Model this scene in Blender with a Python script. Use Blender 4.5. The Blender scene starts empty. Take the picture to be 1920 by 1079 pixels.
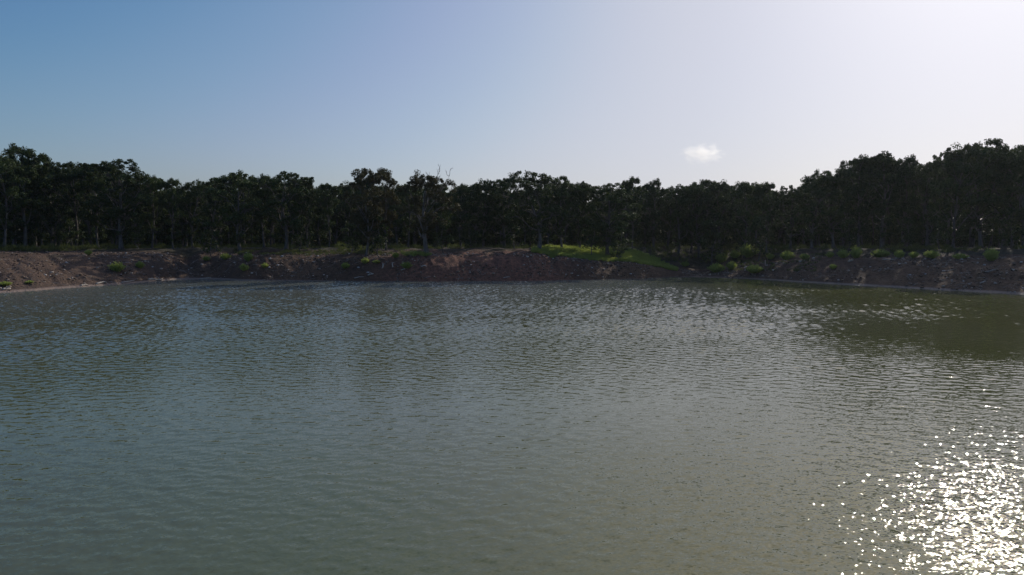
import bpy, math, random
import numpy as np
from mathutils import Vector

# ------------------------------------------------------------------ camera, sky, sun, exposure
C = bpy.context.scene.collection
SC = bpy.context.scene
F_PX, CX, CY = 1297.0, 960.0, 539.5          # focal length in pixels of the 1920 wide photograph
YH = 452.0                                    # row of the true horizon
CAM_H = 5.6
PITCH = math.atan((CY - YH) / F_PX)
SUN_EL, SUN_AZ = math.radians(29.5), math.radians(37.0)   # azimuth clockwise from the view direction (+Y)

cam = bpy.data.cameras.new('camera')
cam.sensor_width = 36.0
cam.lens = 36.0 * F_PX / 1920.0
cam.clip_start, cam.clip_end = 0.1, 20000.0
camo = bpy.data.objects.new('camera', cam)
camo.location = (0, 0, CAM_H)
camo.rotation_euler = (math.pi / 2 - PITCH, 0, 0)
C.objects.link(camo)
SC.camera = camo

world = bpy.data.worlds.new('World')
SC.world = world
world.use_nodes = True
wn, wl = world.node_tree.nodes, world.node_tree.links
wn.clear()
sky = wn.new('ShaderNodeTexSky')
sky.sky_type = 'NISHITA'
sky.sun_disc = False
sky.sun_elevation = SUN_EL
sky.sun_rotation = SUN_AZ
sky.altitude = 0
sky.air_density = 1.0
sky.dust_density = 2.0
sky.ozone_density = 3.0
# colour grade on the sky: a soft shoulder on the glow round the sun and a deeper blue away from it
pre = wn.new('ShaderNodeVectorMath'); pre.operation = 'SCALE'; pre.inputs['Scale'].default_value = 0.1 / 4
crv = wn.new('ShaderNodeRGBCurve')
cc = crv.mapping.curves[3]
pts_ = [(0, 0), (.10, .05), (.18, .108), (.25, .196), (.36, .318), (.46, .395), (.56, .47), (.68, .545), (.85, .61), (1.15, .68), (1.5, .765), (2.05, .885), (2.6, 1.0), (3.2, 1.15), (4, 1.4)]
while len(cc.points) < len(pts_): cc.points.new(.5, .5)
for q_, (a_, b_) in zip(cc.points, pts_): q_.location = (a_ / 4, b_ / 4)
crv.mapping.update()
post = wn.new('ShaderNodeVectorMath'); post.operation = 'MULTIPLY'; post.inputs[1].default_value = (39.3, 40.3, 45.2)
bgn = wn.new('ShaderNodeBackground')
bgn.inputs['Strength'].default_value = 0.1
won = wn.new('ShaderNodeOutputWorld')
wl.new(sky.outputs[0], pre.inputs[0]); wl.new(pre.outputs[0], crv.inputs['Color'])
wl.new(crv.outputs[0], post.inputs[0])
# added gain on the unseen upper sky, warmer and brighter, to lift water reflections
wtc = wn.new('ShaderNodeTexCoord'); wsx = wn.new('ShaderNodeSeparateXYZ'); wl.new(wtc.outputs['Generated'], wsx.inputs[0])
wmr = wn.new('ShaderNodeMapRange'); wmr.interpolation_type = 'SMOOTHSTEP'; wl.new(wsx.outputs['Z'], wmr.inputs['Value'])
wmr.inputs['From Min'].default_value = .31; wmr.inputs['From Max'].default_value = .55
wmx = wn.new('ShaderNodeMix'); wmx.data_type = 'RGBA'; wl.new(wmr.outputs[0], wmx.inputs[0])
wmx.inputs[6].default_value = (1, 1, 1, 1); wmx.inputs[7].default_value = (1.9, 1.72, 1.42, 1)
wml = wn.new('ShaderNodeMix'); wml.data_type = 'RGBA'; wml.blend_type = 'MULTIPLY'; wml.inputs[0].default_value = 1
wl.new(post.outputs[0], wml.inputs[6]); wl.new(wmx.outputs[2], wml.inputs[7]); wl.new(wml.outputs[2], bgn.inputs['Color'])
wl.new(bgn.outputs[0], won.inputs['Surface'])

sun = bpy.data.lights.new('sun', 'SUN')
sun.energy = 2.3
sun.angle = math.radians(0.53)
sun.color = (1.0, 0.93, 0.82)
suno = bpy.data.objects.new('sun', sun)
sd = Vector((math.sin(SUN_AZ) * math.cos(SUN_EL), math.cos(SUN_AZ) * math.cos(SUN_EL), math.sin(SUN_EL)))
suno.rotation_euler = (-sd).to_track_quat('-Z', 'Y').to_euler()
suno.location = (60, 60, 60)
C.objects.link(suno)

SC.view_settings.view_transform = 'Standard'
SC.view_settings.look = 'None'
SC.view_settings.gamma = 1
SC.view_settings.exposure = 0.0
SC.cycles.volume_step_rate = 1.0
SC.cycles.sample_clamp_indirect = 6.0
SC.cycles.max_bounces = 8
SC.cycles.volume_bounces = 8

rng = np.random.default_rng(11)
random.seed(11)

# ------------------------------------------------------------------ helpers
def mesh_from(name, V, F, mat, parent=None, smooth=False, mats=None, midx=None):
    """V (n,3); F list of (m,k) arrays"""
    V = np.asarray(V, dtype=np.float32)
    me = bpy.data.meshes.new(name)
    me.vertices.add(len(V))
    me.vertices.foreach_set('co', V.ravel())
    loops = np.concatenate([f.ravel() for f in F]).astype(np.int32)
    tot = np.concatenate([np.full(len(f), f.shape[1], dtype=np.int32) for f in F])
    start = np.concatenate([[0], np.cumsum(tot)[:-1]]).astype(np.int32)
    me.loops.add(len(loops))
    me.loops.foreach_set('vertex_index', loops)
    me.polygons.add(len(tot))
    me.polygons.foreach_set('loop_start', start)
    me.polygons.foreach_set('loop_total', tot)
    me.update(calc_edges=True)
    me.validate()
    if smooth:
        me.polygons.foreach_set('use_smooth', np.ones(len(me.polygons), dtype=bool))
    me.materials.append(mat)
    o = bpy.data.objects.new(name, me)
    C.objects.link(o)
    if parent is not None:
        o.parent = parent
    return o

class MB:
    def __init__(s):
        s.V, s.F, s.n = [], [], 0
    def add(s, V, F):
        V = np.asarray(V, dtype=np.float64)
        for f in F:
            s.F.append(np.asarray(f) + s.n)
        s.V.append(V)
        s.n += len(V)
    def build(s, name, mat, parent=None, smooth=False):
        V = np.concatenate(s.V)
        by = {}
        for f in s.F:
            by.setdefault(f.shape[1], []).append(f)
        return mesh_from(name, V, [np.concatenate(v) for v in by.values()], mat, parent, smooth)

def tube(mb, pts, rad, sides=7, r=rng, wob=0.0):
    pts = np.asarray(pts, float)
    n = len(pts)
    T = np.gradient(pts, axis=0)
    T /= np.linalg.norm(T, axis=1)[:, None] + 1e-9
    ref = np.array([0.3, 1, 0.1]) if abs(T[0][2]) > 0.7 else np.array([0, 0, 1.0])
    A = np.cross(T, ref); A /= np.linalg.norm(A, axis=1)[:, None] + 1e-9
    B = np.cross(T, A)
    ang = np.linspace(0, 2 * np.pi, sides, endpoint=False)
    rad = np.asarray(rad, float)[:, None] * (1 + wob * (r.random((n, sides)) - .5))
    V = pts[:, None, :] + rad[:, :, None] * (np.cos(ang)[None, :, None] * A[:, None, :] + np.sin(ang)[None, :, None] * B[:, None, :])
    V = V.reshape(-1, 3)
    i = np.arange(n - 1)[:, None] * sides
    j = np.arange(sides)[None, :]
    jn = (j + 1) % sides
    Q = np.stack([i + j, i + jn, i + sides + jn, i + sides + j], -1).reshape(-1, 4)
    V = np.concatenate([V, pts[[0, -1]]])
    b = n * sides
    caps = np.concatenate([np.stack([np.full(sides, b), jn[0], j[0]], -1),
                           np.stack([np.full(sides, b + 1), (n - 1) * sides + j[0], (n - 1) * sides + jn[0]], -1)])
    mb.add(V, [Q, caps])

def curve(p0, p1, n, bend, r):
    t = np.linspace(0, 1, n)[:, None]
    p0, p1 = np.asarray(p0, float), np.asarray(p1, float)
    off = (r.random(3) - .5) * bend
    off2 = (r.random(3) - .5) * bend * .6
    return p0 + (p1 - p0) * t + off * np.sin(np.pi * t) + off2 * np.sin(2 * np.pi * t)

def hsh(ix, iy, s):
    h = (ix.astype(np.int64) * 374761393 + iy.astype(np.int64) * 668265263 + s * 974711) & 0x7fffffff
    h = ((h ^ (h >> 13)) * 1274126177) & 0x7fffffff
    h = (h ^ (h >> 16)) & 0xffff
    return h / 65535.0
def vnoise(x, y, s=0):
    ix, iy = np.floor(x), np.floor(y)
    fx, fy = x - ix, y - iy
    fx = fx * fx * (3 - 2 * fx); fy = fy * fy * (3 - 2 * fy)
    a, b = hsh(ix, iy, s), hsh(ix + 1, iy, s)
    c, d = hsh(ix, iy + 1, s), hsh(ix + 1, iy + 1, s)
    return (a * (1 - fx) + b * fx) * (1 - fy) + (c * (1 - fx) + d * fx) * fy - .5
def fbm(x, y, o=4, s=0):
    v = 0; a = 1.0
    for k in range(o):
        v = v + a * vnoise(x * 2 ** k + 17.3 * k, y * 2 ** k - 9.1 * k, s + k)
        a *= .5
    return v

# ------------------------------------------------------------------ terrain shape
def D_of(y, h=0.0):
    return (CAM_H - h) * F_PX / (y - YH)
SH_U = [-80, 0, 60, 100, 150, 200, 250, 300, 330, 400, 450, 500, 600, 700, 800, 900, 1000, 1040, 1100, 1200, 1250, 1300, 1400, 1450, 1500, 1600, 1700, 1800, 1920, 2000]
SH_Y = [555, 549.5, 546, 542.5, 539, 535, 531.5, 527, 524.5, 524, 526, 527, 527, 528, 528.5, 528, 527.5, 526, 525.5, 523, 520.5, 520, 523, 526, 529.5, 535.5, 541, 546.5, 553, 557]
sh_az = [math.degrees(math.atan((u - CX) / F_PX)) for u in SH_U]
sh_R = [D_of(y) / math.cos(math.radians(a)) for a, y in zip(sh_az, SH_Y)]
sh_az = [-180, -120, -80, -60, -48] + sh_az + [48, 60, 80, 120, 180]
sh_R = [38, 46, 66, 82, 90] + sh_R + [86, 80, 64, 46, 38]
#      u     hc    w    L
CR = [(-300, 4.0, 28, 10), (0, 3.95, 28, 10), (150, 3.95, 22, 10), (240, 3.7, 14, 9), (300, 3.3, 9, 9), (335, 2.7, 7, 9), (352, 1.7, 7, 11), (375, 2.9, 7, 9),
      (400, 3.3, 8, 8), (480, 3.5, 9, 8), (560, 3.6, 9, 8), (640, 3.5, 7, 7), (700, 3.3, 7, 7), (760, 3.45, 6, 6), (1000, 3.5, 6, 6), (1022, 3.1, 5.5, 6),
      (1034, 2.3, 5, 7), (1048, 2.9, 5, 8), (1100, 2.75, 5, 11), (1180, 2.4, 5, 13), (1225, 1.7, 5, 16), (1260, .95, 4, 20), (1310, .5, 5, 22),
      (1350, 1.0, 6, 18), (1400, 2.0, 8, 12), (1500, 2.85, 9, 10), (1650, 3.1, 12, 12), (1920, 3.4, 14, 12), (2300, 3.6, 16, 12)]
cr_az = [math.degrees(math.atan((c[0] - CX) / F_PX)) for c in CR]
def smooth(s):
    s = np.clip(s, 0, 1)
    return s * s * (3 - 2 * s)
def terrain(x, y):
    x = np.asarray(x, float); y = np.asarray(y, float)
    az = np.degrees(np.arctan2(x, y)); R = np.hypot(x, y)
    rs = np.interp(az, sh_az, sh_R) + .55 * fbm(az * .55, az * 0 + 3.3, 3, 5)
    hc = np.interp(az, cr_az, [c[1] for c in CR])
    w = np.interp(az, cr_az, [c[2] for c in CR])
    L = np.interp(az, cr_az, [c[3] for c in CR])
    d = R - rs
    # small coves cut into the foot of the bank, and rain gullies on its face
    s = np.clip(d / w, 0, 1)
    face = 1 - (1 - s) ** 1.7
    gul = np.abs(fbm(az * 1.15 + d * .13, d * .05 + 1.7, 3, 21)) * 2
    fm = np.sin(np.pi * np.clip(s, 0, 1)) ** .6 * np.clip(hc / 3, .2, 1)
    h = hc * face - fm * (.8 * (.35 - gul).clip(0) + .5 * (.16 - np.abs(fbm(az * 2.9 + d * .32, d * .04 + 5.1, 2, 33))).clip(0))
    h = h + smooth((d - w) / L) * (4.3 - hc)
    h = h + (.12 + .25 * smooth(d / 6)) * fbm(x * .22, y * .22, 4, 3) * (d > 0) * smooth(d / 2.5)
    h = h + .22 * fbm(x * 1.1, y * 1.1, 3, 8) * smooth((d - .8) / 2)
    h = h + smooth((d - 40) / 300) * 1.5 * fbm(x * .008, y * .008, 2, 4)
    h = np.where(d < 0, np.maximum(d * .22, -2.2), h + .05 * smooth(d / .4))
    return h
def ray(u, v):
    a = np.array([(u - CX) / F_PX, 1.0, -(v - CY) / F_PX])
    c, s_ = math.cos(PITCH), math.sin(PITCH)
    return np.array([a[0], a[1] * c + a[2] * s_, -a[1] * s_ + a[2] * c])
def ground_at(u, v, dmax=135):
    dr = ray(u, v); dr = dr / dr[1]
    D = np.arange(62, dmax, .15)
    X, Y, Z = dr[0] * D, D, CAM_H + dr[2] * D
    g = terrain(X, Y)
    hit = np.nonzero(Z <= g)[0]
    k = hit[0] if len(hit) else len(D) - 1
    return np.array([X[k], Y[k], g[k]])
def at_u(u, D):
    x = (u - CX) / F_PX * D * .9985
    return x, D, float(terrain(x, D))

# ------------------------------------------------------------------ materials
def new_mat(name):
    m = bpy.data.materials.new(name); m.use_nodes = True
    nt = m.node_tree; nt.nodes.clear()
    out = nt.nodes.new('ShaderNodeOutputMaterial')
    return m, nt, out
def N(nt, t, **kw):
    n = nt.nodes.new(t)
    for k, v in kw.items():
        if k.startswith('i_'):
            key = k[2:].replace('_', ' ')
            n.inputs[key].default_value = v
        else:
            setattr(n, k, v)
    return n
def ramp(nt, stops):
    n = nt.nodes.new('ShaderNodeValToRGB')
    e = n.color_ramp.elements
    while len(e) < len(stops): e.new(.5)
    for q, (p, c) in zip(e, stops):
        q.position = p; q.color = (*c, 1)
    return n
def mix(nt, a, b, f, mode='MIX'):
    n = nt.nodes.new('ShaderNodeMix'); n.data_type = 'RGBA'; n.blend_type = mode
    for s, v in ((n.inputs[0], f), (n.inputs[6], a), (n.inputs[7], b)):
        if hasattr(v, 'is_linked') or hasattr(v, 'links'):
            nt.links.new(v, s)
        else:
            s.default_value = v if not isinstance(v, tuple) else (*v, 1) if len(v) == 3 else v
    return n.outputs[2]
def math_n(nt, op, a, b=None, clamp=False):
    n = nt.nodes.new('ShaderNodeMath'); n.operation = op; n.use_clamp = clamp
    for s, v in ((n.inputs[0], a), (n.inputs[1], b)):
        if v is None: continue
        if hasattr(v, 'links'): nt.links.new(v, s)
        else: s.default_value = v
    return n.outputs[0]

def leaf_mat(name, c0, c1, c2, trans=.35, rough=.62, spec=.18):
    m, nt, out = new_mat(name)
    oi = N(nt, 'ShaderNodeObjectInfo')
    geo = N(nt, 'ShaderNodeNewGeometry')
    r1 = ramp(nt, [(0, c0), (.5, c1), (1, c2)])
    tc = N(nt, 'ShaderNodeTexCoord')
    no = N(nt, 'ShaderNodeTexNoise', i_Scale=.55, i_Detail=3.0)
    nt.links.new(tc.outputs['Object'], no.inputs['Vector'])
    a = math_n(nt, 'MULTIPLY', geo.outputs['Random Per Island'], .55)
    b = math_n(nt, 'MULTIPLY', no.outputs['Fac'], .55)
    c = math_n(nt, 'MULTIPLY', oi.outputs['Random'], .35)
    s = math_n(nt, 'ADD', math_n(nt, 'ADD', a, b), c)
    s = math_n(nt, 'SUBTRACT', s, .22)
    nt.links.new(s, r1.inputs[0])
    p = N(nt, 'ShaderNodeBsdfPrincipled', i_Roughness=rough)
    p.inputs['Specular IOR Level'].default_value = spec
    nt.links.new(r1.outputs[0], p.inputs['Base Color'])
    t = N(nt, 'ShaderNodeBsdfTranslucent')
    tcn = mix(nt, r1.outputs[0], (1.25, 1.25, .9), 1.0, 'MULTIPLY')
    nt.links.new(tcn, t.inputs['Color'])
    ms = N(nt, 'ShaderNodeMixShader'); ms.inputs[0].default_value = trans
    nt.links.new(p.outputs[0], ms.inputs[1]); nt.links.new(t.outputs[0], ms.inputs[2])
    nt.links.new(ms.outputs[0], out.inputs['Surface'])
    return m
M_LEAF = leaf_mat('oak_leaves', (.022, .034, .014), (.046, .070, .024), (.105, .135, .045), .22)
M_LEAF_FLARE = leaf_mat('flare_tinted_oak_leaves', (.050, .046, .020), (.075, .068, .028), (.11, .095, .040), .22)  # brown olive carries the warm lens flare tint in the leaf colour
M_WEED = leaf_mat('weed_leaves', (.25, .31, .09), (.34, .40, .12), (.42, .48, .16), .55, .6, .2)  # brighter than real leaves, sunlight on grass and bushes put into the colour
M_WEED2 = leaf_mat('shaded_weed_leaves', (.08, .10, .04), (.13, .155, .055), (.19, .21, .08), .4, .6, .2)  # darker copy of the weed leaves, shade put into the colour
M_DRY = leaf_mat('dry_stems', (.14, .11, .06), (.20, .16, .09), (.28, .23, .13), .25, .7, .1)

def bark_mat(name, a, b):
    m, nt, out = new_mat(name)
    tc = N(nt, 'ShaderNodeTexCoord')
    mp = N(nt, 'ShaderNodeMapping'); mp.inputs['Scale'].default_value = (9, 9, 1.6)
    no = N(nt, 'ShaderNodeTexNoise', i_Scale=1.0, i_Detail=5.0, i_Roughness=.65)
    nt.links.new(tc.outputs['Object'], mp.inputs[0]); nt.links.new(mp.outputs[0], no.inputs['Vector'])
    r = ramp(nt, [(.35, a), (.68, b)])
    nt.links.new(no.outputs['Fac'], r.inputs[0])
    p = N(nt, 'ShaderNodeBsdfPrincipled', i_Roughness=.9)
    bp = N(nt, 'ShaderNodeBump', i_Strength=.8, i_Distance=.03)
    nt.links.new(no.outputs['Fac'], bp.inputs['Height']); nt.links.new(bp.outputs[0], p.inputs['Normal'])
    nt.links.new(r.outputs[0], p.inputs['Base Color']); nt.links.new(p.outputs[0], out.inputs['Surface'])
    return m
M_BARK = bark_mat('oak_bark', (.06, .052, .045), (.21, .185, .16))
M_DEAD = bark_mat('bleached_wood', (.20, .175, .15), (.46, .42, .37))
M_PALE = bark_mat('pale_driftwood', (.34, .29, .24), (.62, .56, .48))
M_STAKE = bark_mat('stake_wood', (.50, .34, .28), (.66, .48, .40))

def soil_mat():
    m, nt, out = new_mat('clay_soil')
    geo = N(nt, 'ShaderNodeNewGeometry')
    P = geo.outputs['Position']
    sx = N(nt, 'ShaderNodeSeparateXYZ'); nt.links.new(P, sx.inputs[0])
    n1 = N(nt, 'ShaderNodeTexNoise', i_Scale=.16, i_Detail=6.0, i_Roughness=.6); nt.links.new(P, n1.inputs['Vector'])
    n2 = N(nt, 'ShaderNodeTexNoise', i_Scale=2.3, i_Detail=6.0, i_Roughness=.7); nt.links.new(P, n2.inputs['Vector'])
    vo = N(nt, 'ShaderNodeTexVoronoi', i_Scale=5.5); nt.links.new(P, vo.inputs['Vector'])
    base = ramp(nt, [(.32, (.062, .033, .018)), (.5, (.102, .054, .027)), (.68, (.150, .082, .042))])
    nt.links.new(n1.outputs['Fac'], base.inputs[0])
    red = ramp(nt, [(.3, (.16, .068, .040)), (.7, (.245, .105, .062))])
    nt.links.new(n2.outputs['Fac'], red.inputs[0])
    # reddish clay in the middle mound, with lens flare red put into its colour
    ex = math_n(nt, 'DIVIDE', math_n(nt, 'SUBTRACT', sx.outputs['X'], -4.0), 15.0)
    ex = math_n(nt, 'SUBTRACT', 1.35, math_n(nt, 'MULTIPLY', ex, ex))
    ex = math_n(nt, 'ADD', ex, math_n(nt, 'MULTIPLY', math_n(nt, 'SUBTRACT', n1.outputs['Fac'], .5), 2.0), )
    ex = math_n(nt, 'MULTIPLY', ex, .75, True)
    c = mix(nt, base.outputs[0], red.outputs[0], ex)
    # left bank is a warmer brown
    lx = math_n(nt, 'MULTIPLY', math_n(nt, 'SUBTRACT', -36.0, sx.outputs['X']), .06, True)
    c = mix(nt, c, (.098, .062, .042), math_n(nt, 'MULTIPLY', lx, .5))
    # clods
    cl = ramp(nt, [(.3, (.45, .45, .45)), (.52, (1, 1, 1)), (.72, (1.6, 1.55, 1.5))])
    nt.links.new(n2.outputs['Fac'], cl.inputs[0])
    c = mix(nt, c, cl.outputs[0], 1.0, 'MULTIPLY')
    # thin green growth
    n3 = N(nt, 'ShaderNodeTexNoise', i_Scale=.33, i_Detail=5.0, i_Roughness=.7); nt.links.new(P, n3.inputs['Vector'])
    g = ramp(nt, [(.56, (0, 0, 0)), (.72, (1, 1, 1))]); nt.links.new(n3.outputs['Fac'], g.inputs[0])
    hz = math_n(nt, 'MULTIPLY', math_n(nt, 'SUBTRACT', sx.outputs['Z'], 2.6), .8, True)
    gf = math_n(nt, 'MULTIPLY', math_n(nt, 'MULTIPLY', g.outputs[0], hz), .6)
    c = mix(nt, c, (.065, .085, .028), gf)
    # leaf litter under the trees
    rr = N(nt, 'ShaderNodeVectorMath', operation='LENGTH'); nt.links.new(P, rr.inputs[0])
    at = N(nt, 'ShaderNodeAttribute', attribute_name='litter')
    c = mix(nt, c, (.035, .036, .018), math_n(nt, 'MULTIPLY', at.outputs['Fac'], .85))
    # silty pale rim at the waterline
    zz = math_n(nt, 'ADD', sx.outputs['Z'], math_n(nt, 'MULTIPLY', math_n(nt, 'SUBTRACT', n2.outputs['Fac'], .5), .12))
    side = math_n(nt, 'MULTIPLY', math_n(nt, 'SUBTRACT', math_n(nt, 'ABSOLUTE', sx.outputs['X']), 22.0), .05, True)  # rim paler toward both sides, light on the wet edge put into the colour
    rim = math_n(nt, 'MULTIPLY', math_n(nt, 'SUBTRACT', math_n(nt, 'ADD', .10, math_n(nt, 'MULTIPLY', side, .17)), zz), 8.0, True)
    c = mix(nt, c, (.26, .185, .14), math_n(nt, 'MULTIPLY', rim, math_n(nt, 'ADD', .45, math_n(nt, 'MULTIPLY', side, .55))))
    p = N(nt, 'ShaderNodeBsdfPrincipled')
    nt.links.new(c, p.inputs['Base Color'])
    nt.links.new(math_n(nt, 'SUBTRACT', .92, math_n(nt, 'MULTIPLY', rim, .2)), p.inputs['Roughness'])
    b1 = N(nt, 'ShaderNodeBump', i_Strength=.9, i_Distance=.25); nt.links.new(n2.outputs['Fac'], b1.inputs['Height'])
    b2 = N(nt, 'ShaderNodeBump', i_Strength=.6, i_Distance=.1)
    nt.links.new(vo.outputs['Distance'], b2.inputs['Height']); nt.links.new(b1.outputs[0], b2.inputs['Normal'])
    nt.links.new(b2.outputs[0], p.inputs['Normal'])
    nt.links.new(p.outputs[0], out.inputs['Surface'])
    return m
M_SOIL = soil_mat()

def stone_mat():
    m, nt, out = new_mat('stone_bits')
    geo = N(nt, 'ShaderNodeNewGeometry')
    r = ramp(nt, [(0, (.07, .042, .026)), (.6, (.17, .11, .07)), (.86, (.30, .22, .16)), (.97, (.6, .52, .44))])
    nt.links.new(geo.outputs['Random Per Island'], r.inputs[0])
    p = N(nt, 'ShaderNodeBsdfPrincipled', i_Roughness=.8)
    nt.links.new(r.outputs[0], p.inputs['Base Color']); nt.links.new(p.outputs[0], out.inputs['Surface'])
    return m
M_STONE = stone_mat()
def plain_rock():
    m, nt, out = new_mat('pale_rock')
    tc = N(nt, 'ShaderNodeTexCoord')
    no = N(nt, 'ShaderNodeTexNoise', i_Scale=6.0, i_Detail=4.0); nt.links.new(tc.outputs['Object'], no.inputs['Vector'])
    r = ramp(nt, [(.3, (.34, .31, .28)), (.7, (.62, .59, .55))]); nt.links.new(no.outputs['Fac'], r.inputs[0])
    p = N(nt, 'ShaderNodeBsdfPrincipled', i_Roughness=.75)
    nt.links.new(r.outputs[0], p.inputs['Base Color']); nt.links.new(p.outputs[0], out.inputs['Surface'])
    return m
M_ROCK = plain_rock()

def water_mat():
    m, nt, out = new_mat('pond_water')
    geo = N(nt, 'ShaderNodeNewGeometry'); P = geo.outputs['Position']
    def noise(scale_vec, rot, detail, rough, off, dist=0.0):
        mp = N(nt, 'ShaderNodeMapping'); mp.inputs['Scale'].default_value = (*scale_vec, 1)
        mp.inputs['Location'].default_value = (off, off * 1.7, off * .3)
        mp.inputs['Rotation'].default_value = (0, 0, math.radians(rot))
        nt.links.new(P, mp.inputs[0])
        no = N(nt, 'ShaderNodeTexNoise', i_Scale=1.0, i_Detail=detail, i_Roughness=rough, i_Distortion=dist)
        nt.links.new(mp.outputs[0], no.inputs['Vector'])
        return no.outputs['Color'], no.outputs['Fac']
    def centred(col, amp):
        v = N(nt, 'ShaderNodeVectorMath', operation='SUBTRACT'); nt.links.new(col, v.inputs[0]); v.inputs[1].default_value = (.5, .5, .5)
        w = N(nt, 'ShaderNodeVectorMath', operation='MULTIPLY'); nt.links.new(v.outputs[0], w.inputs[0])
        w.inputs[1].default_value = amp
        return w.outputs[0]
    def add(a, b):
        v = N(nt, 'ShaderNodeVectorMath', operation='ADD'); nt.links.new(a, v.inputs[0]); nt.links.new(b, v.inputs[1]); return v.outputs[0]
    cA, _ = noise((1.3, 3.4), 4, 2.0, .5, 3.0, .4)       # the wind ripples, long across the view
    cB, _ = noise((5.0, 10.0), -6, 2.0, .55, 31.0, .3)   # fine capillary ripples
    cC, _ = noise((.35, .8), 9, 1.0, .5, 57.0)           # slow swell of the whole sheet
    cD, _ = noise((15.0, 28.0), 5, 1.5, .5, 11.0, .2)
    s = add(centred(cB, (.12, .17, 0)), centred(cD, (.19, .24, 0)))
    # how rough the wind makes each stretch
    _, g1 = noise((.035, .07), 12, 3.0, .5, 77.0)
    r = ramp(nt, [(.36, (.62, .62, .62)), (.62, (1.15, 1.15, 1.15))]); nt.links.new(g1, r.inputs[0])
    # a sheltered slick in front of the right bank
    sx = N(nt, 'ShaderNodeSeparateXYZ'); nt.links.new(P, sx.inputs[0])
    _, g2 = noise((.10, .16), 0, 4.0, .6, 91.0)
    ex = math_n(nt, 'DIVIDE', math_n(nt, 'SUBTRACT', sx.outputs['X'], 35.0), 21.0)
    ey = math_n(nt, 'DIVIDE', math_n(nt, 'SUBTRACT', sx.outputs['Y'], 41.0), 11.0)
    q = math_n(nt, 'ADD', math_n(nt, 'MULTIPLY', ex, ex), math_n(nt, 'MULTIPLY', ey, ey))
    q = math_n(nt, 'ADD', q, math_n(nt, 'MULTIPLY', math_n(nt, 'SUBTRACT', g2, .5), 2.2))
    slick = math_n(nt, 'MULTIPLY', math_n(nt, 'SUBTRACT', 1.15, q), 1.4, True)
    calm = math_n(nt, 'SUBTRACT', 1.0, math_n(nt, 'MULTIPLY', slick, .5))
    # a livelier stretch close in on the right, where the breeze comes over the trees
    wx = math_n(nt, 'DIVIDE', math_n(nt, 'SUBTRACT', sx.outputs['X'], 14.0), 11.0)
    wy = math_n(nt, 'DIVIDE', math_n(nt, 'SUBTRACT', sx.outputs['Y'], 14.5), 9.5)
    wq = math_n(nt, 'ADD', math_n(nt, 'MULTIPLY', wx, wx), math_n(nt, 'MULTIPLY', wy, wy))
    wq = math_n(nt, 'ADD', wq, math_n(nt, 'MULTIPLY', math_n(nt, 'SUBTRACT', g2, .5), 1.5))
    gust = math_n(nt, 'MULTIPLY', math_n(nt, 'SUBTRACT', 1.5, wq), .8, True)
    amp = math_n(nt, 'MULTIPLY', r.outputs[0], calm)
    amp = math_n(nt, 'MULTIPLY', amp, math_n(nt, 'ADD', 1.0, math_n(nt, 'MULTIPLY', gust, 2.4)))
    sc = N(nt, 'ShaderNodeVectorMath', operation='SCALE'); nt.links.new(s, sc.inputs[0]); nt.links.new(amp, sc.inputs['Scale'])
    up = N(nt, 'ShaderNodeVectorMath', operation='ADD'); nt.links.new(sc.outputs[0], up.inputs[0]); nt.links.new(geo.outputs['Normal'], up.inputs[1])
    nn = N(nt, 'ShaderNodeVectorMath', operation='NORMALIZE'); nt.links.new(up.outputs[0], nn.inputs[0])
    # silt clouds in the water
    _, g3 = noise((.05, .05), 0, 4.0, .6, 13.0)
    col = ramp(nt, [(.35, (.092, .098, .034)), (.65, (.112, .114, .042))]); nt.links.new(g3, col.inputs[0])
    # reflected sky sheen painted as paler water toward the far shore, fading to the right
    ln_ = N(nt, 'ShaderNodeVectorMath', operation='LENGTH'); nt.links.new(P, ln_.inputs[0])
    far_sheen = math_n(nt, 'MULTIPLY', math_n(nt, 'SUBTRACT', math_n(nt, 'ADD', ln_.outputs['Value'], math_n(nt, 'MULTIPLY', g3, 24.0)), 50.0), .024, True)
    far_sheen = math_n(nt, 'MULTIPLY', far_sheen, math_n(nt, 'SUBTRACT', 1.0, math_n(nt, 'MULTIPLY', math_n(nt, 'SUBTRACT', sx.outputs['X'], 16.0), .06, True)))
    wcol = mix(nt, col.outputs[0], (.14, .152, .13), far_sheen)
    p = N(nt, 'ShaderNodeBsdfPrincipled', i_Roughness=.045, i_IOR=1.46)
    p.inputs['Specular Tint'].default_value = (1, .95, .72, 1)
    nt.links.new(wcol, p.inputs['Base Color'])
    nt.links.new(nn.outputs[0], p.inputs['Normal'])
    nt.links.new(p.outputs[0], out.inputs['Surface'])
    return m
M_WATER = water_mat()

def tag(o, label=None, cat=None, group=None, kind=None):
    if label: o['label'] = label
    if cat: o['category'] = cat
    if group: o['group'] = group
    if kind: o['kind'] = kind
    return o
def empty(name, loc, rz=0.0, sc=1.0):
    o = bpy.data.objects.new(name, None)
    o.empty_display_size = .3
    o.location = loc; o.rotation_euler = (0, 0, rz)
    o.scale = (sc, sc, sc) if not isinstance(sc, tuple) else sc
    C.objects.link(o)
    return o

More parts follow.
